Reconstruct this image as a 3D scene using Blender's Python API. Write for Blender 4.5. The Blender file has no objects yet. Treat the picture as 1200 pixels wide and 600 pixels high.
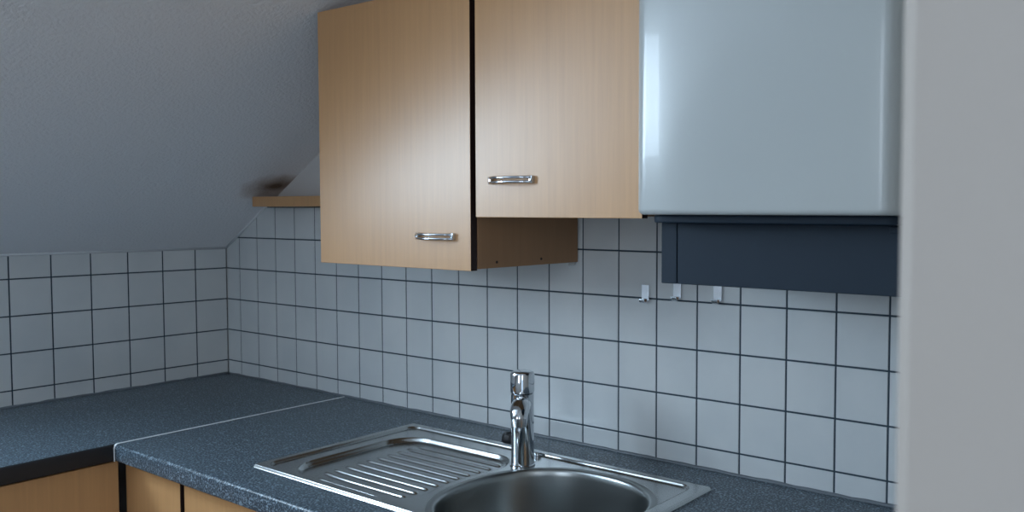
import bpy, bmesh, math, random
from mathutils import Vector, Matrix
random.seed(4)
C = bpy.context.scene.collection
sc = bpy.context.scene

# ------------------------------------------------------------------ camera
cam_d = bpy.data.cameras.new('camera'); cam = bpy.data.objects.new('camera', cam_d); C.objects.link(cam)
sc.camera = cam
yaw, pitch, roll = -0.6084, -0.0475, 0.0031
cy_, sy_, cp_, sp_ = math.cos(yaw), math.sin(yaw), math.cos(pitch), math.sin(pitch)
fw = Vector((sy_*cp_, cy_*cp_, sp_)); rt = Vector((cy_, -sy_, 0)); up = rt.cross(fw)
c_, s_ = math.cos(roll), math.sin(roll)
rt, up = c_*rt + s_*up, -s_*rt + c_*up
M = Matrix((rt, up, -fw)).transposed().to_4x4()
M.translation = Vector((2.6666, -1.4990, 1.4280))
cam.matrix_world = M
cam_d.sensor_fit = 'HORIZONTAL'; cam_d.sensor_width = 36
cam_d.lens = 994.7*36/1200
cam_d.shift_x = -145.6/1200; cam_d.shift_y = -3.4/1200
cam_d.clip_start = 0.02
cam_d.dof.use_dof = True; cam_d.dof.focus_distance = 1.8; cam_d.dof.aperture_fstop = 9

# ------------------------------------------------------------------ light
YFRONT = -3.1
w = bpy.data.worlds.new('world'); sc.world = w; w.use_nodes = True
bg = w.node_tree.nodes['Background']
bg.inputs[0].default_value = (0.50, 0.66, 0.85, 1); bg.inputs[1].default_value = 1.1
def area(name, loc, rot, sx, sy, power, col, spread=180):
    l = bpy.data.lights.new(name, 'AREA'); l.shape = 'RECTANGLE'; l.size = sx; l.size_y = sy
    l.energy = power; l.color = col; l.spread = math.radians(spread)
    o = bpy.data.objects.new(name, l); C.objects.link(o); o.location = loc; o.rotation_euler = rot
    return o
# daylight outside the dormer window in the left wall, aimed into the kitchen (+X)
area('window_daylight', (-0.30, -1.65, 1.84), (0, math.radians(-90), 0), .90, 1.30, 66, (0.65, 0.83, 1.0))
# added warm fill light from the hallway behind the camera, coming through the open doorway
area('hall_fill', (4.1, -2.6, 1.9), (0, math.radians(70), math.radians(-30)), 0.9, 1.2, 4, (1.0, 0.90, 0.82))
# added fill light outside a made-up gable window, evens out the tiles (+Y)
area('gable_fill', (2.05, YFRONT-.30, 1.60), (math.radians(90), 0, 0), .85, 1.2, 11, (0.78, 0.88, 1.0))
sc.view_settings.view_transform = 'Standard'; sc.view_settings.look = 'None'
sc.view_settings.gamma = 1; sc.view_settings.use_curve_mapping = False
sc.view_settings.exposure = 0.55

# ------------------------------------------------------------------ materials
def mat(name, col=(.5,.5,.5), rough=.5, metal=0, spec=.5, coat=0):
    m = bpy.data.materials.new(name); m.use_nodes = True
    b = m.node_tree.nodes['Principled BSDF']
    b.inputs['Base Color'].default_value = (*col, 1); b.inputs['Roughness'].default_value = rough
    b.inputs['Metallic'].default_value = metal; b.inputs['Specular IOR Level'].default_value = spec
    b.inputs['Coat Weight'].default_value = coat
    return m
def N(m, t, **kw):
    n = m.node_tree.nodes.new(t)
    for k, v in kw.items():
        if hasattr(n, k): setattr(n, k, v)
        else: n.inputs[k.replace('_', ' ')].default_value = v
    return n
def L(m, a, b): m.node_tree.links.new(a, b)
def coords(m, scale=(1,1,1)):
    g = N(m, 'ShaderNodeNewGeometry'); mp = N(m, 'ShaderNodeMapping'); mp.inputs['Scale'].default_value = scale
    L(m, g.outputs['Position'], mp.inputs['Vector']); return mp.outputs[0]
def ramp(m, fac, stops):
    r = N(m, 'ShaderNodeValToRGB'); L(m, fac, r.inputs[0]); e = r.color_ramp.elements
    while len(e) < len(stops): e.new(.5)
    for i, (p, c) in enumerate(stops): e[i].position = p; e[i].color = (*c, 1)
    return r.outputs[0]
def bsdf(m): return m.node_tree.nodes['Principled BSDF']
def noise_bump(m, scale, strength, dist, detail=3, cscale=(1,1,1)):
    n = N(m, 'ShaderNodeTexNoise'); n.inputs['Scale'].default_value = scale; n.inputs['Detail'].default_value = detail
    L(m, coords(m, cscale), n.inputs['Vector'])
    b = N(m, 'ShaderNodeBump'); b.inputs['Strength'].default_value = strength; b.inputs['Distance'].default_value = dist
    L(m, n.outputs[0], b.inputs['Height']); L(m, b.outputs[0], bsdf(m).inputs['Normal'])
    return n
def tinted(m, scale, c1, c2, cscale=(1,1,1), detail=4, lo=.35, hi=.65):
    n = N(m, 'ShaderNodeTexNoise'); n.inputs['Scale'].default_value = scale; n.inputs['Detail'].default_value = detail
    L(m, coords(m, cscale), n.inputs['Vector'])
    L(m, ramp(m, n.outputs[0], [(lo, c1), (hi, c2)]), bsdf(m).inputs['Base Color'])

m_tile = mat('glazed tile', (.50,.53,.55), .22, spec=.5); noise_bump(m_tile, 16, .25, .002, 2)
tinted(m_tile, 5, (.56,.59,.60), (.63,.65,.65))
m_grout = mat('dark grout', (.035,.055,.075), .9)
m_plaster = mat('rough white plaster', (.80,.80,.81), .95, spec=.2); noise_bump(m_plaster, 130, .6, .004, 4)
def brown_patch(m):        # brown, uneven darkening where the ledge meets the slope
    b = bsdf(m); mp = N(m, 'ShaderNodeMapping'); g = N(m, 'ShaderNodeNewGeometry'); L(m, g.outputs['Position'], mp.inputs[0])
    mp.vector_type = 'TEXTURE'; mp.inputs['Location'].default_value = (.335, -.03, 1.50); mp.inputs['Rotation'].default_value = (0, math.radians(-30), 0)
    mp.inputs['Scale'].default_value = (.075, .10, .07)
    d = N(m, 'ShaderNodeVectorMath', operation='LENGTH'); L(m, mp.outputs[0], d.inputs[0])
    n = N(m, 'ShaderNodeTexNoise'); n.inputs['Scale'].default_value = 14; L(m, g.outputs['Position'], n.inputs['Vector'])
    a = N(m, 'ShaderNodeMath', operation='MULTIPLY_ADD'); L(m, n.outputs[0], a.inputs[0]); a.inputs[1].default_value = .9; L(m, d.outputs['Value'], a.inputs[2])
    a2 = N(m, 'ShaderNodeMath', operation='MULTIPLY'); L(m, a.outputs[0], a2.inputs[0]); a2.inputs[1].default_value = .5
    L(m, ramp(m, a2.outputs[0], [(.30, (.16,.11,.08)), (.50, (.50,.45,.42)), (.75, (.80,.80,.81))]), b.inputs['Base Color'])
brown_patch(m_plaster)
m_plain = mat('smooth painted plaster', (.60,.59,.58), .8, spec=.3); noise_bump(m_plain, 90, .15, .002)
m_jamb = mat('warm grey painted plaster', (.39,.345,.305), .7, spec=.3); noise_bump(m_jamb, 90, .1, .002)
m_caulk = mat('white acrylic joint', (.66,.68,.70), .5)
m_silic = mat('grey silicone joint', (.13,.15,.17), .4); noise_bump(m_silic, 60, .4, .003)
m_floor = mat('grey linoleum', (.22,.21,.20), .5); tinted(m_floor, 30, (.18,.175,.17), (.27,.26,.25))
# speckled laminate
m_top = mat('speckled blue grey laminate', (.05,.08,.11), .36, spec=.36)
def speckle(m):
    v = N(m, 'ShaderNodeTexNoise'); v.inputs['Scale'].default_value = 270; v.inputs['Detail'].default_value = 2
    L(m, coords(m), v.inputs['Vector'])
    v2 = N(m, 'ShaderNodeTexVoronoi'); v2.inputs['Scale'].default_value = 260; L(m, coords(m), v2.inputs['Vector'])
    a = ramp(m, v.outputs[0], [(.36, (.016,.028,.040)), (.50, (.036,.058,.080)), (.66, (.22,.29,.34))])
    sep = N(m, 'ShaderNodeSeparateColor'); L(m, v2.outputs['Color'], sep.inputs[0])
    b = ramp(m, sep.outputs[0], [(.90, (0,0,0)), (.95, (.14,.18,.21))])
    mx = N(m, 'ShaderNodeMixRGB', blend_type='ADD'); mx.inputs[0].default_value = 1
    L(m, a, mx.inputs[1]); L(m, b, mx.inputs[2]); L(m, mx.outputs[0], bsdf(m).inputs['Base Color'])
speckle(m_top); noise_bump(m_top, 300, .12, .001)
def wood(name, base, rough):
    m = mat(name, base, rough)
    n = N(m, 'ShaderNodeTexNoise'); n.inputs['Scale'].default_value = 9; n.inputs['Detail'].default_value = 5; n.inputs['Roughness'].default_value=.65
    L(m, coords(m, (9, 9, .35)), n.inputs['Vector'])
    d = tuple(c*.93 for c in base); l = tuple(min(1, c*1.05) for c in base)
    n2 = N(m, 'ShaderNodeTexNoise'); n2.inputs['Scale'].default_value = 130; n2.inputs['Detail'].default_value = 2
    L(m, coords(m, (1, 1, .03)), n2.inputs['Vector'])
    a = ramp(m, n.outputs[0], [(.3, d), (.7, l)])
    b = ramp(m, n2.outputs[0], [(.3, (.975,.97,.965)), (.6, (1,1,1))])
    mx = N(m, 'ShaderNodeMixRGB', blend_type='MULTIPLY'); mx.inputs[0].default_value = 1
    L(m, a, mx.inputs[1]); L(m, b, mx.inputs[2]); L(m, mx.outputs[0], bsdf(m).inputs['Base Color'])
    return m
m_wood = wood('beech laminate', (.55,.30,.128), .35)
m_wood2 = wood('beech carcass laminate', (.36,.20,.10), .5)
bsdf(m_wood).inputs['Specular IOR Level'].default_value = .70
m_edge = mat('dark brown edge band', (.020,.008,.006), .5)
m_dark = mat('dark recess board', (.012,.012,.014), .7)
m_white = mat('white enamel', (.45,.475,.47), .25, coat=.15)
m_slate = mat('slate grey plastic', (.010,.022,.038), .6, spec=.3); noise_bump(m_slate, 500, .1, .001)
m_black = mat('black rubber', (.01,.01,.012), .5)
m_chrome = mat('chrome', (.62,.65,.68), .07, 1)
m_steelp = mat('polished steel hook', (.85,.88,.92), .25, 1)
m_alu = mat('aluminium strip', (.85,.87,.88), .38, .2)
m_steel = mat('brushed stainless steel', (.50,.52,.52), .22, 1); noise_bump(m_steel, 260, .05, .0006, 2, (.04, 1, 1))
m_bowl = mat('brushed bowl steel', (.34,.36,.36), .30, 1); noise_bump(m_bowl, 200, .04, .0006, 2)
m_bolt = mat('white plastic', (.6,.62,.62), .5)
m_frame = mat('white window frame', (.75,.75,.75), .4)
m_glass = bpy.data.materials.new('window glass'); m_glass.use_nodes = True
nt = m_glass.node_tree; nt.nodes.remove(nt.nodes['Principled BSDF'])
tr = nt.nodes.new('ShaderNodeBsdfTransparent'); gl = nt.nodes.new('ShaderNodeBsdfGlossy'); gl.inputs['Roughness'].default_value = .02
mx = nt.nodes.new('ShaderNodeMixShader'); mx.inputs[0].default_value = .08
nt.links.new(tr.outputs[0], mx.inputs[1]); nt.links.new(gl.outputs[0], mx.inputs[2])
nt.links.new(mx.outputs[0], nt.nodes['Material Output'].inputs[0])

# ------------------------------------------------------------------ helpers
def obj(name, bm, mats, parent=None, smooth=False, angle=None, loc=None):
    me = bpy.data.meshes.new(name); bmesh.ops.recalc_face_normals(bm, faces=bm.faces[:]) ; bm.to_mesh(me); bm.free()
    for m in (mats if isinstance(mats, (list, tuple)) else [mats]): me.materials.append(m)
    o = bpy.data.objects.new(name, me); C.objects.link(o)
    if parent: o.parent = parent
    if smooth:
        for p in me.polygons: p.use_smooth = True
        if angle is not None: me.set_sharp_from_angle(angle=math.radians(angle))
    return o
def thing(name, label, cat, loc, group=None, rotz=0):
    o = bpy.data.objects.new(name, None); C.objects.link(o); o.location = loc; o.rotation_euler = (0,0,rotz)
    o.empty_display_size = .05
    return tag(o, label, cat, group)
def tag(o, label, cat, group=None):
    o['label'] = label; o['category'] = cat
    if group: o['group'] = group
    return o
def struct(name, bm, mats, **k):
    o = obj(name, bm, mats, **k); o['kind'] = 'structure'; return o
def box(bm, x0, x1, y0, y1, z0, z1, bev=0, seg=2, mi=0):
    vs = [bm.verts.new((x, y, z)) for x in (x0, x1) for y in (y0, y1) for z in (z0, z1)]
    f = [bm.faces.new([vs[i] for i in q]) for q in ((0,1,3,2),(4,6,7,5),(0,4,5,1),(2,3,7,6),(0,2,6,4),(1,5,7,3))]
    for q in f: q.material_index = mi
    if bev:
        es = list({e for q in f for e in q.edges})
        bmesh.ops.recalc_face_normals(bm, faces=f)
        bmesh.ops.bevel(bm, geom=es, offset=bev, segments=seg, profile=.5, affect='EDGES')
    return f
def tube(bm, pts, r, n=12, caps=True, squash=None):
    rings = []
    pts = [Vector(p) for p in pts]
    ref = None
    for i, p in enumerate(pts):
        t = (pts[min(i+1, len(pts)-1)] - pts[max(i-1, 0)]).normalized()
        if ref is None: ref = t.orthogonal().normalized()
        a = (ref - t*ref.dot(t)).normalized(); ref = a; b = t.cross(a)
        rr = r[i] if isinstance(r, (list, tuple)) else r
        rings.append([bm.verts.new(p + (a*math.cos(2*math.pi*k/n) + b*math.sin(2*math.pi*k/n))*rr) for k in range(n)])
    for A, B in zip(rings, rings[1:]):
        for k in range(n): bm.faces.new((A[k], A[(k+1)%n], B[(k+1)%n], B[k]))
    if caps: bm.faces.new(rings[0][::-1]); bm.faces.new(rings[-1])
def lathe(bm, prof, n=48, cx=0, cy=0, cap0=True, cap1=True):
    rings = [[bm.verts.new((cx + r*math.cos(2*math.pi*k/n), cy + r*math.sin(2*math.pi*k/n), z)) for k in range(n)] for r, z in prof]
    for A, B in zip(rings, rings[1:]):
        for k in range(n): bm.faces.new((A[k], A[(k+1)%n], B[(k+1)%n], B[k]))
    if cap0: bm.faces.new(rings[0][::-1])
    if cap1: bm.faces.new(rings[-1])
def prism_z(bm, pts, z0, z1, rnd=0):
    """outline pts (x,y) extruded z0..z1; rnd rounds both rims"""
    n = len(pts)
    A = [bm.verts.new((x, y, z0)) for x, y in pts]; B = [bm.verts.new((x, y, z1)) for x, y in pts]
    for k in range(n): bm.faces.new((A[k], A[(k+1)%n], B[(k+1)%n], B[k]))
    fa = bm.faces.new(A[::-1]); fb = bm.faces.new(B)
    if rnd:
        es = list(fa.edges) + list(fb.edges)
        bmesh.ops.recalc_face_normals(bm, faces=bm.faces[:])
        bmesh.ops.bevel(bm, geom=es, offset=rnd, segments=5, profile=.5, affect='EDGES')

ZT = 0.90            # top of the worktop
J0 = 0.945           # lowest horizontal tile joint
P = 0.10             # tile pitch
ZK = J0 + .366       # top of the knee wall tiles, where the slope starts
SL = 0.575           # rise of the sloping ceiling
HC = 2.42            # flat ceiling
XR = 2.57            # kitchen side of the right wall
YF = -3.1

# ------------------------------------------------------------------ room shell
bm = bmesh.new(); box(bm, -.3, 4.6, YF-.1, .12, -.08, 0); struct('floor', bm, m_floor)

def tile_quad(bm, f, a0, a1, b0, b1, mi=1):
    """f(a, b, h) -> point; one pillowed tile"""
    g = .0017; r = .0010; h = .0012
    if a1-a0 < .008 or b1-b0 < .006: return
    o = [f(a, b, 0) for a, b in ((a0+g,b0+g),(a1-g,b0+g),(a1-g,b1-g),(a0+g,b1-g))]
    m = [f(a, b, h*.75) for a, b in ((a0+g+r*.35,b0+g+r*.35),(a1-g-r*.35,b0+g+r*.35),(a1-g-r*.35,b1-g-r*.35),(a0+g+r*.35,b1-g-r*.35))]
    i = [f(a, b, h) for a, b in ((a0+g+r,b0+g+r),(a1-g-r,b0+g+r),(a1-g-r,b1-g-r),(a0+g+r,b1-g-r))]
    O = [bm.verts.new(p) for p in o]; Mv = [bm.verts.new(p) for p in m]; I = [bm.verts.new(p) for p in i]
    for A, B in ((O, Mv), (Mv, I)):
        for k in range(4):
            bm.faces.new((A[k], A[(k+1)%4], B[(k+1)%4], B[k])).material_index = mi
    bm.faces.new(I).material_index = mi

# back wall: plaster body + grout bed + tiles
bm = bmesh.new()
box(bm, -.12, XR+.15, .004, .12, 0, HC, mi=2)
box(bm, 0, XR, .0012, .004, ZT-.05, J0+.5, mi=0)
xs = [0] + [.0755 + P*k for k in range(26)]; xs = [x for x in xs if x < XR] + [XR]
zs = [ZT-.05, J0] + [J0+P*k for k in range(1, 5)] + [J0+.497]
for i in range(len(xs)-1):
    for j in range(len(zs)-1):
        tile_quad(bm, lambda a, b, h: (a, .0012-h, b), xs[i], xs[i+1], zs[j], zs[j+1])
struct('wall_back', bm, [m_grout, m_tile, m_plain])

# left knee wall, with the window opening of the dormer
W0, W1 = -1.00, -2.30       # dormer opening along the wall
WS = 1.38                   # sill height
DH = 2.26                   # dormer ceiling
bm = bmesh.new()
box(bm, -.12, -.004, W0, .004, 0, ZK+.1, mi=2)
box(bm, -.12, -.004, W1, W0, 0, WS, mi=2)
box(bm, -.12, -.004, YF, W1, 0, ZK+.1, mi=2)
box(bm, -.004, -.0012, W0, 0, ZT-.05, ZK, mi=0)
ys = [0] + [-(.1015 + P*k) for k in range(11)]; ys = [y for y in ys if y > W0+.01] + [W0]
zl = [ZT-.05, J0, J0+.1, J0+.2, J0+.3, ZK]
for i in range(len(ys)-1):
    for j in range(len(zl)-1):
        tile_quad(bm, lambda a, b, h: (-.0012+h, a, b), ys[i+1], ys[i], zl[j], zl[j+1])
struct('wall_left', bm, [m_grout, m_tile, m_plain])

# sloping ceiling, dormer cheeks and flat ceiling
bm = bmesh.new()
def quad(bm, pts, mi=0):
    f = bm.faces.new([bm.verts.new(p) for p in pts]); f.material_index = mi; return f
sx = lambda z: (z-ZK)/SL
def slab(y0, y1, x0, x1):
    z = lambda x: ZK + SL*x
    vs = []
    for (x, t) in ((x0, 0), (x1, 0), (x1, .10), (x0, .10)):
        vs.append([(x, y, z(x)+t) for y in (y0, y1)])
    for k in range(4):
        a, b = vs[k], vs[(k+1)%4]; quad(bm, (a[0], b[0], b[1], a[1]))
    quad(bm, [v[0] for v in vs]); quad(bm, [v[1] for v in vs][::-1])
xh = sx(HC)
slab(.004, W0, -.1, xh); slab(W1, YF, -.1, xh); slab(W0, W1, sx(DH), xh)
box(bm, xh, XR+.15, YF, .004, HC, HC+.1)
box(bm, -.12, sx(DH), W1, W0, DH, DH+.08)
for y in (W0, W1):       # cheeks
    t = .06 if y == W0 else -.06
    a = [(-.12, y, ZK-.07), (-.0, y, ZK), (sx(DH), y, DH), (-.12, y, DH)]
    b = [(p[0], y+t, p[2]+.0) for p in a]
    quad(bm, a); quad(bm, b[::-1])
    for k in range(4): quad(bm, (a[k], a[(k+1)%4], b[(k+1)%4], b[k]))
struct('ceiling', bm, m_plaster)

bm = bmesh.new()    # right wall with the doorway the picture is taken from
DY0, DY1 = -1.20, -2.12
def rwall():
    box(bm, XR, XR+.15, DY0, .004, 0, HC, bev=.006)
    box(bm, XR, XR+.15, YF, DY1, 0, HC)
    box(bm, XR, XR+.15, DY1, DY0, 2.05, HC)
rwall(); struct('wall_right', bm, m_jamb)
bm = bmesh.new()
GX0, GX1, GZ0, GZ1 = 1.66, 2.44, 1.00, 2.20
box(bm, -.12, GX0, YF-.1, YF, 0, HC); box(bm, GX1, XR+.15, YF-.1, YF, 0, HC)
box(bm, GX0, GX1, YF-.1, YF, 0, GZ0); box(bm, GX0, GX1, YF-.1, YF, GZ1, HC)
struct('wall_front', bm, m_plain)
bm = bmesh.new()
for (a, b, c, d) in ((GX0, GX0+.06, GZ0, GZ1), (GX1-.06, GX1, GZ0, GZ1), (GX0, GX1, GZ0, GZ0+.06), (GX0, GX1, GZ1-.06, GZ1), (2.03, 2.07, GZ0, GZ1)):
    box(bm, a, b, YF-.08, YF-.03, c, d, bev=.004)
wg = struct('added_window_2', bm, m_frame)  # made-up window, added for the fill light on the back wall
bm = bmesh.new(); box(bm, GX0+.06, GX1-.06, YF-.06, YF-.054, GZ0+.06, GZ1-.06); obj('pane', bm, m_glass, wg)
bm = bmesh.new()    # hallway beyond the doorway, open to the added fill light further on
box(bm, XR+.15, 4.4, -.9, -.8, 0, HC); struct('wall_hall', bm, m_plain)

# joints
bm = bmesh.new(); d = .006
tube(bm, [(.002, -.001, ZK+.001), (sx(J0+.50), -.001, J0+.50)], .0042, 8)
tube(bm, [(.001, -.002, ZK), (.001, W0, ZK)], .0042, 8)
struct('trim_1', bm, m_caulk, smooth=True)
bm = bmesh.new()
for pts in ([(.0, -.0005, ZT+.001), (XR-.003, -.0005, ZT+.001)], [(0, -.002, ZT+.001), (0, -1.95, ZT+.001)]):
    a = Vector(pts[0]); b = Vector(pts[1]); n = 90
    tube(bm, [a.lerp(b, i/n) + Vector((0,0,random.uniform(-.0008,.0008))) for i in range(n+1)], [.0042+random.uniform(-.0006,.0006) for _ in range(n+1)], 8)
struct('trim_2', bm, m_silic, smooth=True)

# window in the dormer
bm = bmesh.new()
xw = -.10
for (a, b, c, d) in ((W1, W1+.07, WS, DH), (W0-.07, W0, WS, DH), (W1, W0, WS, WS+.08), (W1, W0, DH-.08, DH)):
    box(bm, xw, xw+.06, a, b, c, d, bev=.004)
wf = struct('window_1', bm, m_frame)
bm = bmesh.new(); box(bm, xw+.025, xw+.031, W1+.07, W0-.07, WS+.08, DH-.08); obj('pane', bm, m_glass, wf)

# ------------------------------------------------------------------ worktops
YW = -.615; TH = .0385; XS = .612
def edge_profile():          # (depth y, z) going round the front edge
    r = .007; pts = []
    for k in range(7): a = math.pi/2*k/6; pts.append((YW + r - r*math.sin(a), ZT - r + r*math.cos(a)))
    for k in range(5): a = math.pi/2*k/4; pts.append((YW + .004 - .004*math.cos(a), ZT-TH + .004 - .004*math.sin(a)))
    return pts
def strip(bm, prof, x0, x1, yb, axis='x'):
    prof = [(yb, ZT)] + prof + [(yb, ZT-TH)]
    n = 1
    if axis == 'x': A = [bm.verts.new((x0, y, z)) for y, z in prof]; B = [bm.verts.new((x1, y, z)) for y, z in prof]
    else: A = [bm.verts.new((-y, x0, z)) for y, z in prof]; B = [bm.verts.new((-y, x1, z)) for y, z in prof]
    k = len(prof)
    for i in range(k): bm.faces.new((A[i], B[i], B[(i+1)%k], A[(i+1)%k]))
    bm.faces.new(A); bm.faces.new(B[::-1])
bm = bmesh.new()
X0 = XS+.002
SX0, SX1, SY0, SY1 = 1.0255, 1.8745, -.5300, -.1065     # sink outline
cx0, cx1, cyf, cyb = SX0+.02, SX1-.02, SY0+.02, SY1-.02  # cut-out in the top
strip(bm, edge_profile(), X0, XR-.001, cyf)
box(bm, X0, XR-.001, cyb, -.001, ZT-TH, ZT)
box(bm, X0, cx0, cyf, cyb, ZT-TH, ZT); box(bm, cx1, XR-.001, cyf, cyb, ZT-TH, ZT)
wt = obj('worktop', bm, m_top, smooth=True, angle=30)
tag(wt, 'speckled blue-grey worktop along the back wall carrying the steel sink', 'worktop')
bm = bmesh.new()
def lprof():
    return [(y - (YW + XS), z) for y, z in edge_profile()]      # front edge facing +X at XS
strip(bm, lprof(), -1.95, -.001, -.001, axis='y')
wl = obj('worktop', bm, [m_top, m_black], smooth=True, angle=30)
for p in wl.data.polygons:
    if p.normal.x > .35 and p.center.x > .5: p.material_index = 1      # front edge in black
tag(wl, 'speckled blue-grey corner worktop along the left wall, beyond the metal seam strip', 'worktop')
# aluminium strip in the seam
bm = bmesh.new()
r = .008
path = [(-.006, ZT+.0006), (YW+r, ZT+.0006)]
for k in range(1, 6): a = math.pi/2*k/6; path.append((YW+r-(r+.0006)*math.sin(a), ZT-r+(r+.0006)*math.cos(a)))
path += [(YW-.0012, ZT-r), (YW-.0012, ZT-TH)]
for (y0, z0), (y1, z1) in zip(path, path[1:]):
    quad(bm, ((XS-.0026, y0, z0), (XS+.0042, y0, z0), (XS+.0042, y1, z1), (XS-.0026, y1, z1)))
bmesh.ops.remove_doubles(bm, verts=bm.verts[:], dist=1e-5)
bmesh.ops.solidify(bm, geom=bm.faces[:], thickness=.0010)
ss = obj('seam_strip', bm, m_alu, smooth=True, angle=40)
tag(ss, 'thin aluminium strip covering the seam between the two worktops', 'trim strip')

# ------------------------------------------------------------------ base cabinets
def panel(name, x0, x1, y0, y1, z0, z1, m, parent, bev=.0012):
    bm = bmesh.new(); box(bm, x0, x1, y0, y1, z0, z1, bev=bev)
    if name == 'door':           # dark edge band on the two upright edges
        bmesh.ops.recalc_face_normals(bm, faces=bm.faces[:]); thin_x = abs(x1-x0) > abs(y1-y0)
        for q in bm.faces:
            if abs(q.normal.x if thin_x else q.normal.y) > .9: q.material_index = 1
        return obj(name, bm, [m, m_edge], parent)
    return obj(name, bm, m, parent)
def base_cab(x0, x1, doors, label):
    t = thing('base_cabinet', label, 'cabinet', ((x0+x1)/2, -.3, 0)); ox, oy = (x0+x1)/2, -.3
    bm = bmesh.new()
    for a, b, c, d_, e, f in ((x0, x0+.016, -.56, -.01, .10, .86), (x1-.016, x1, -.56, -.01, .10, .86), (x0+.016, x1-.016, -.56, -.01, .10, .116),
                              (x0+.016, x1-.016, -.02, -.01, .116, .86)):
        box(bm, a-ox, b-ox, c-oy, d_-oy, e, f)
    obj('carcass', bm, m_wood2, t)
    panel('dark_gap_backing', x0-ox, x1-ox, -.5618-oy, -.5602-oy, .70, .858, m_dark, t, 0)  # thin dark sheet standing in for the shade in the door gaps
    panel('plinth', x0-ox, x1-ox, -.52-oy, -.505-oy, 0, .10, m_dark, t)
    for a, b in doors:
        dd = panel('door', a-ox, b-ox, -.580-oy, -.562-oy, .13, .852, m_wood, t)
    return t
base_cab(.596, .836, [(.584, .829)], 'narrow beech base cabinet in the corner under the worktop seam')
base_cab(.838, 1.84, [(.846, 1.30), (1.303, 1.835)], 'wide beech base cabinet under the steel sink')
t = base_cab(1.845, 2.56, [(1.85, 2.20), (2.203, 2.555)], 'beech base cabinet right of the sink under the worktop')
# left run, facing +X
t = thing('base_cabinet', 'beech base cabinet under the corner worktop by the left wall', 'cabinet', (.3, -1.2, 0))
bm = bmesh.new()
for a, b, c, d_, e, f in ((.01, .56, -1.93, -1.914, .10, .86), (.01, .56, -.626, -.61, .10, .86), (.01, .56, -1.914, -.626, .10, .116), (.01, .02, -1.914, -.626, .116, .86)):
    box(bm, a-.3, b-.3, c+1.2, d_+1.2, e, f)
obj('carcass', bm, m_wood2, t)
panel('dark_gap_backing', .545-.3, .56-.3, -1.914+1.2, -.626+1.2, .80, .858, m_dark, t)
panel('plinth', .505-.3, .52-.3, -1.93+1.2, -.61+1.2, 0, .10, m_dark, t)
for a, b in ((-1.05, -.594), (-1.49, -1.053), (-1.93, -1.493)):
    panel('door', .562-.3, .580-.3, a+1.2, b+1.2, .13, .852, m_wood, t)

# ------------------------------------------------------------------ sink
deck = ZT + .0022
t_sink = thing('kitchen_sink', 'stainless steel sink with ribbed drainer and round bowl set in the worktop', 'sink', (SX0, SY0, ZT))
def sst(a, b, x):
    u = max(0, min(1, (x-a)/(b-a))); return u*u*(3-2*u)
def lin(a, b, x):
    u = max(0, min(1, (x-a)/(b-a))); return u*.8 + .2*u*u*(3-2*u)
def rrect(x, y, x0, x1, y0, y1, r):
    """signed distance to a rounded rectangle, negative inside"""
    cx, cy = (x0+x1)/2, (y0+y1)/2
    qx = abs(x-cx) - (x1-x0)/2 + r; qy = abs(y-cy) - (y1-y0)/2 + r
    return math.hypot(max(qx, 0), max(qy, 0)) + min(max(qx, qy), 0) - r
BX, BY, BA, BB, BN = 1.657, -.345, .190, .185, 2.25
def bowl_s(x, y): return (abs((x-BX)/BA)**BN + abs((y-BY)/BB)**BN)**(1/BN)
def height(x, y):
    h = .0045
    e = min(x-SX0, SX1-x, y-SY0, SY1-y)
    h -= .0062*(1 - sst(0, .0032, e))                       # rolled rim down to the worktop
    dq = rrect(x, y, SX0+.019, SX1-.030, SY0+.016, SY1-.017, .028)
    h -= .0050*lin(.000, -.0030, dq)                         # sunken field
    dd = rrect(x, y, 1.088, 1.452, -.502, -.172, .075)
    bs = (bowl_s(x, y)-1)*.188
    dd = max(dd, .030 - bs)                                  # hollowed to leave a land round the bowl
    k = lin(0, -.0062, dd)
    h -= .0100*k
    if k > 0:
        # ribs
        kk = (y + .4835)/.0275
        i = round(kk)
        if 0 <= i <= 10:
            xr = 1.415 if i < 6 else 1.415+.002*(i-5)
            xl = 1.155 + (.022 if i == 0 else 0)
            bend = .006*max(0, (1.26-x)/.1)**2 if i < 2 else .002*max(0, (1.26-x)/.1)**2
            off = abs(y + .4835 - i*.0275 - (bend if i < 5 else 0))
            off2 = y + .4835 - i*.0275 - (bend if i < 5 else 0)
            ridge = sst(-.0064, -.0030, off2)*(1-sst(-.0005, .0065, off2))
            ends = sst(xl, xl+.02, x)*sst(xr, xr-.007, x)
            h += .0033*ridge*ends*k
    return h
bm = bmesh.new()
nx, ny = 260, 540
grid = []
for i in range(nx+1):
    x = SX0 + (SX1-SX0)*i/nx
    grid.append([bm.verts.new((x-SX0, (SY0 + (SY1-SY0)*j/ny)-SY0, .0022 + height(x, SY0 + (SY1-SY0)*j/ny))) for j in range(ny+1)])
for i in range(nx):
    for j in range(ny):
        x = SX0 + (SX1-SX0)*(i+.5)/nx; y = SY0 + (SY1-SY0)*(j+.5)/ny
        if bowl_s(x, y) < 1.015: continue
        bm.faces.new((grid[i][j], grid[i+1][j], grid[i+1][j+1], grid[i][j+1]))
bmesh.ops.delete(bm, geom=[v for v in bm.verts if not v.link_faces], context='VERTS')
obj('drainer_deck', bm, m_steel, t_sink, smooth=True)
bm = bmesh.new()
fl = .0022 + .0045 - .0050           # level of the field round the bowl
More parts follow.
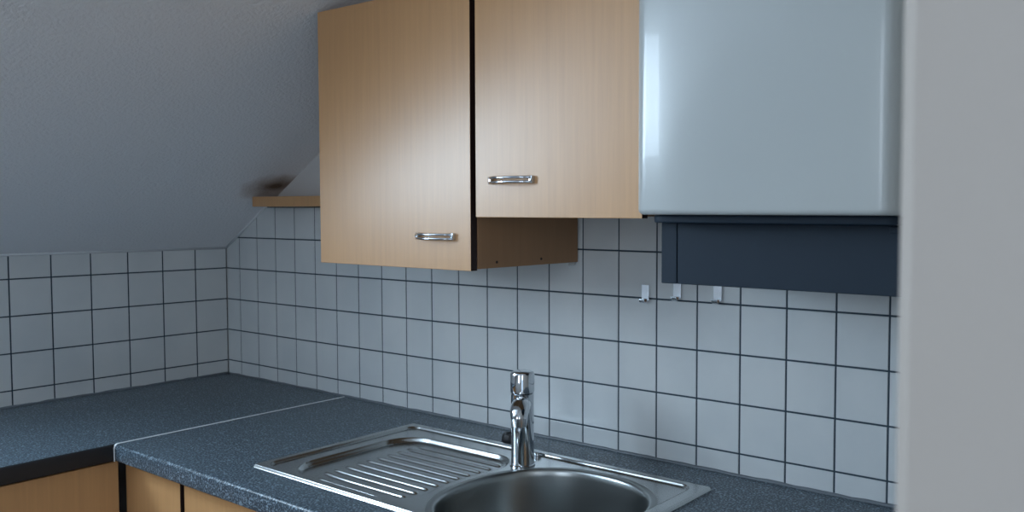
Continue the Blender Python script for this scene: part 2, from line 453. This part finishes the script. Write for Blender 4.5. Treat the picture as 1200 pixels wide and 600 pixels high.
prof = [(1.075, fl-.0005), (1.068, fl+.0003), (1.035, fl+.0004), (1.018, fl+.0010), (1.005, fl+.0010), (.992, fl-.0006), (.982, fl-.005), (.975, fl-.014), (.965, fl-.045), (.945, fl-.095), (.915, fl-.125), (.86, fl-.146), (.76, fl-.157), (.6, fl-.161), (.3, fl-.164), (.235, fl-.166), (.215, fl-.170), (.10, fl-.174)]
n = 96; rings = []
for s, z in prof:
    rr = []
    nn = BN if s > .6 else 2
    for k in range(n):
        a = 2*math.pi*k/n; ca, sa = math.cos(a), math.sin(a)
        q = (abs(ca)**nn + abs(sa)**nn)**(-1/nn)
        rr.append(bm.verts.new((BX + BA*s*q*ca - SX0, BY + BB*s*q*sa - SY0, z)))
    rings.append(rr)
for A, B in zip(rings, rings[1:]):
    for k in range(n): bm.faces.new((A[k], A[(k+1)%n], B[(k+1)%n], B[k]))
bm.faces.new(rings[-1])
obj('bowl', bm, m_bowl, t_sink, smooth=True, angle=60)
bm = bmesh.new(); lathe(bm, [(.040, fl-.1655), (.040, fl-.1635), (.034, fl-.163), (.028, fl-.167), (.012, fl-.168)], 40, BX-SX0, BY-SY0)
obj('drain_strainer', bm, m_chrome, t_sink, smooth=True, angle=40)

# ------------------------------------------------------------------ tap
TX, TY = 1.4725, -.1975
FZ = ZT + fl + .0005
tp = thing('kitchen_tap', 'chrome cylindrical mixer tap standing behind the sink bowl', 'tap', (TX, TY, FZ))
bm = bmesh.new(); R_ = .0243
lathe(bm, [(.0262, 0), (.0262, .002), (.0250, .003), (R_, .0035), (R_-.0006, .02), (R_-.0006, .1495), (R_-.0022, .151)], 64)
obj('body', bm, m_chrome, tp, smooth=True, angle=35)
bm = bmesh.new()
lathe(bm, [(R_-.0022, .1515), (R_+.0004, .1530), (R_+.0008, .158), (R_+.0008, .1905), (R_-.001, .1945), (R_-.005, .1965), (.004, .197)], 64)
obj('lever_cap', bm, m_chrome, tp, smooth=True, angle=35)
dirv = Vector((.62, -.785, 0)).normalized()
bm = bmesh.new()
pts = [dirv*.004 + Vector((0,0,.126)), dirv*.03 + Vector((0,0,.131)), dirv*.055 + Vector((0,0,.133)), dirv*.075 + Vector((0,0,.132)), dirv*.084 + Vector((0,0,.126)), dirv*.087 + Vector((0,0,.116))]
tube(bm, pts, [.0205, .0200, .0195, .0190, .0180, .0160], 32)
obj('spout', bm, m_chrome, tp, smooth=True, angle=50)
bm = bmesh.new()
aer = dirv*.084
tube(bm, [aer + Vector((0,0,.126)), aer + Vector((0,0,.114)), aer + Vector((0,0,.102))], [.0172, .0164, .0138], 28)
obj('aerator', bm, m_steelp, tp, smooth=True, angle=40)
bm = bmesh.new()   # short lever stub on the cap
tube(bm, [-dirv*.015 + Vector((0,0,.184)), -dirv*.045 + Vector((0,0,.186))], [.0035, .0030], 16)
obj('lever', bm, m_chrome, tp, smooth=True, angle=40)

# waste knob beside the tap and plug behind it
kb = thing('waste_knob', 'small round chrome waste knob on the sink rim behind the tap', 'knob', (1.4555, -.1325, ZT+fl+.001))
bm = bmesh.new(); lathe(bm, [(.0105, -.0005), (.0105, .0015), (.0075, .0025), (.007, .004), (.0085, .005), (.0085, .0075), (.006, .009)], 32)
obj('knob_head', bm, m_chrome, kb, smooth=True, angle=40)
bm = bmesh.new(); lathe(bm, [(.021, 0), (.022, .003), (.0205, .014), (.0185, .018), (.012, .0185), (.010, .016)], 32, 0, 0)
pg = obj('sink_plug', bm, m_black, smooth=True, angle=40); pg.location = (1.3225, -.072, ZT)
tag(pg, 'black rubber sink plug lying on the worktop behind the tap', 'plug')

# ------------------------------------------------------------------ wall shelf
bm = bmesh.new()
a = J0+.4975; b = J0+.527
v = [(.279, .003), (.985-.002, .003), (.985-.002, -.076), (.279, -.076)]
xa = sx(a)+.002; xb = sx(b)+.003
pts_lo = [(xb, .003), (.98, .003), (.98, -.076), (xb, -.076)]
prism_z(bm, pts_lo, a, b, rnd=.0015)
sh = obj('wall_shelf', bm, m_wood)
tag(sh, 'narrow beech ledge on top of the tiles, under the sloping ceiling', 'shelf')

# ------------------------------------------------------------------ wall cabinets
def arch_handle(parent, x, y, z):
    """double-rod bow handle, 120 mm, rods side by side in height"""
    t = bpy.data.objects.new('handle', None)
    bm = bmesh.new()
    for dz in (-.0042, .0042):
        pts = []
        for k in range(17):
            u = k/16; xx = -.054 + .108*u
            pts.append((x+xx, y - .002 - .022*math.sin(math.pi*u)**.55, z+dz))
        tube(bm, pts, .0027, 12)
    box(bm, x-.0555, x-.0465, y-.0075, y+.0005, z-.0072, z+.0072, bev=.001)
    box(bm, x+.0465, x+.0555, y-.0075, y+.0005, z-.0072, z+.0072, bev=.001)
    return obj('handle', bm, m_chrome, parent, smooth=True, angle=40)
DF, DB = -.333, -.316       # door front and back
def wall_cab(x0, x1, z0, z1, label, hx, hz, side):
    t = thing('wall_cabinet', label, 'cabinet', ((x0+x1)/2, 0, z0)); ox = (x0+x1)/2
    bm = bmesh.new(); h = z1-z0; th = .016
    yb = -.003
    box(bm, x0-ox, x0-ox+th, DB+.002, yb, 0, h, bev=.0008); box(bm, x1-ox-th, x1-ox, DB+.002, yb, 0, h, bev=.0008)
    box(bm, x0-ox+th, x1-ox-th, DB+.002, yb, .0, th); box(bm, x0-ox+th, x1-ox-th, DB+.002, yb, h-th, h)
    box(bm, x0-ox+th, x1-ox-th, -.012, yb, th, h-th)
    obj('carcass', bm, m_wood2, t)
    bm = bmesh.new()
    f = box(bm, x0-ox, x1-ox+.0, DF, DB, -.003, h, bev=.0008)
    bmesh.ops.recalc_face_normals(bm, faces=bm.faces[:])
    for q in bm.faces:
        if abs(q.normal.x) > .9: q.material_index = 1
    d = obj('door', bm, [m_wood, m_edge], t)
    arch_handle(d, hx-ox, DF, hz-z0)
    return t
c1 = wall_cab(.985, 1.4635, J0+.3715, J0+.9275, 'taller beech wall cabinet on the left with its handle at the lower right', 1.366, J0+.4345, 'r')
# fixings on the visible side of the left cabinet
for y, z in ((-.262, .0115), (-.1275, .0125)):
    bm = bmesh.new(); n = 16
    A = [bm.verts.new((.2392+.0008, y + .0028*math.cos(2*math.pi*k/n), z + .0028*math.sin(2*math.pi*k/n))) for k in range(n)]
    B = [bm.verts.new((.2392-.0006, q.co.y, q.co.z)) for q in A]
    bm.faces.new(A)
    for k in range(n): bm.faces.new((A[k], A[(k+1)%n], B[(k+1)%n], B[k]))
    obj('screw_cap', bm, m_edge, c1)
bm = bmesh.new(); box(bm, .2075, .2370, -.034, -.008, -.0065, .0, bev=.0015)
obj('wall_bracket', bm, m_bolt, c1)
c2 = wall_cab(1.4775, 1.866, J0+.4765, J0+.9275, 'shorter beech wall cabinet beside the boiler with its handle at the lower left', 1.573, J0+.543, 'l')

# ------------------------------------------------------------------ boiler
bx0, bx1, by, bz = 1.870, 2.311, -.380, J0+.480
bl = thing('gas_boiler', 'white wall-hung gas boiler with rounded edges above the tiles', 'boiler', ((bx0+bx1)/2, 0, bz))
ox = (bx0+bx1)/2; hw = (bx1-bx0)/2
pts = [(-hw, -.006), (-hw, by+.05)]
r = .030
def bow(x): return by - .000 + .010*(abs(x)/hw)**3
for k in range(0, 9):
    a = math.pi/2*k/8; pts.append((-hw + r - r*math.cos(a), by+.010+r - r*math.sin(a)))
for k in range(1, 16):
    x = -hw + r + (2*hw-2*r)*k/16; pts.append((x, by + (.010 if x < 0 else .0)*max(0, (abs(x)/(hw-r)))**4))
for k in range(0, 9):
    a = math.pi/2*(1-k/8); pts.append((hw - r + r*math.cos(a), by+r - r*math.sin(a)))
pts += [(hw, -.006)]
bm = bmesh.new(); prism_z(bm, pts, 0, .72, rnd=.009)
obj('cover', bm, m_white, bl, smooth=True, angle=35)
def rr_outline(x0, x1, y0, y1, r, n=8):
    o = [(x0, y1)]
    for k in range(n+1): a = math.pi/2*k/n; o.append((x0+r-r*math.cos(a), y0+r-r*math.sin(a)))
    for k in range(n+1): a = math.pi/2*(1-k/n); o.append((x1-r+r*math.cos(a), y0+r-r*math.sin(a)))
    return o + [(x1, y1)]
bm = bmesh.new(); prism_z(bm, rr_outline(-hw+.008, hw-.008, by+.045, -.006, .03), -.0135, -.0005, rnd=.003)
obj('base_tray', bm, m_slate, bl, smooth=True, angle=35)
# lower pipe cover
lx0, lx1, ly, lz0 = 1.870-ox, 2.300-ox, -.280, J0+.3625-bz
bm = bmesh.new(); box(bm, lx0+.0325, lx1, ly, -.006, lz0, -.014, bev=.0015); box(bm, lx0, lx0+.0310, ly, -.006, lz0, -.014, bev=.0015)
obj('pipe_cover', bm, m_slate, bl)
bm = bmesh.new(); box(bm, lx1-.034, lx1-.004, ly-.004, ly+.001, -.026, -.016, bev=.001)
obj('latch', bm, m_slate, bl)['label'] = 'small dark latch under the right end of the cover'

# ------------------------------------------------------------------ hooks on the tiles
def make_hook(label, x, z):
    t = thing('wall_hook', label, 'hook', (x, .0001, z), 'small steel hooks on the tiles', rotz=math.radians(-3))
    bm = bmesh.new(); box(bm, -.0095, .0095, -.0046, -.0030, -.014, .020, bev=.0005); box(bm, -.0080, .0080, -.0031, 0, -.010, .018)
    obj('back_plate', bm, m_steelp, t)
    bm = bmesh.new(); w_ = .0065
    pr = [(-.0040, -.011), (-.0060, -.0165), (-.0110, -.0190), (-.0160, -.0165), (-.0180, -.0095)]
    th = .0016
    for (y0, z0), (y1, z1) in zip(pr, pr[1:]):
        quad(bm, ((-w_, y0, z0), (w_, y0, z0), (w_, y1, z1), (-w_, y1, z1)))
    bmesh.ops.remove_doubles(bm, verts=bm.verts[:], dist=1e-5)
    bmesh.ops.solidify(bm, geom=bm.faces[:], thickness=th)
    obj('prong', bm, m_steelp, t, smooth=True, angle=50)
    return t
make_hook('leftmost small steel hook, on the tile left of the dark pipe cover', 1.6490, J0+.3095)
make_hook('middle small steel hook on the tiles, at the pipe cover\'s lower left corner', 1.7290, J0+.3190)
make_hook('rightmost small steel hook on the tiles, below the dark pipe cover', 1.8255, J0+.3185)
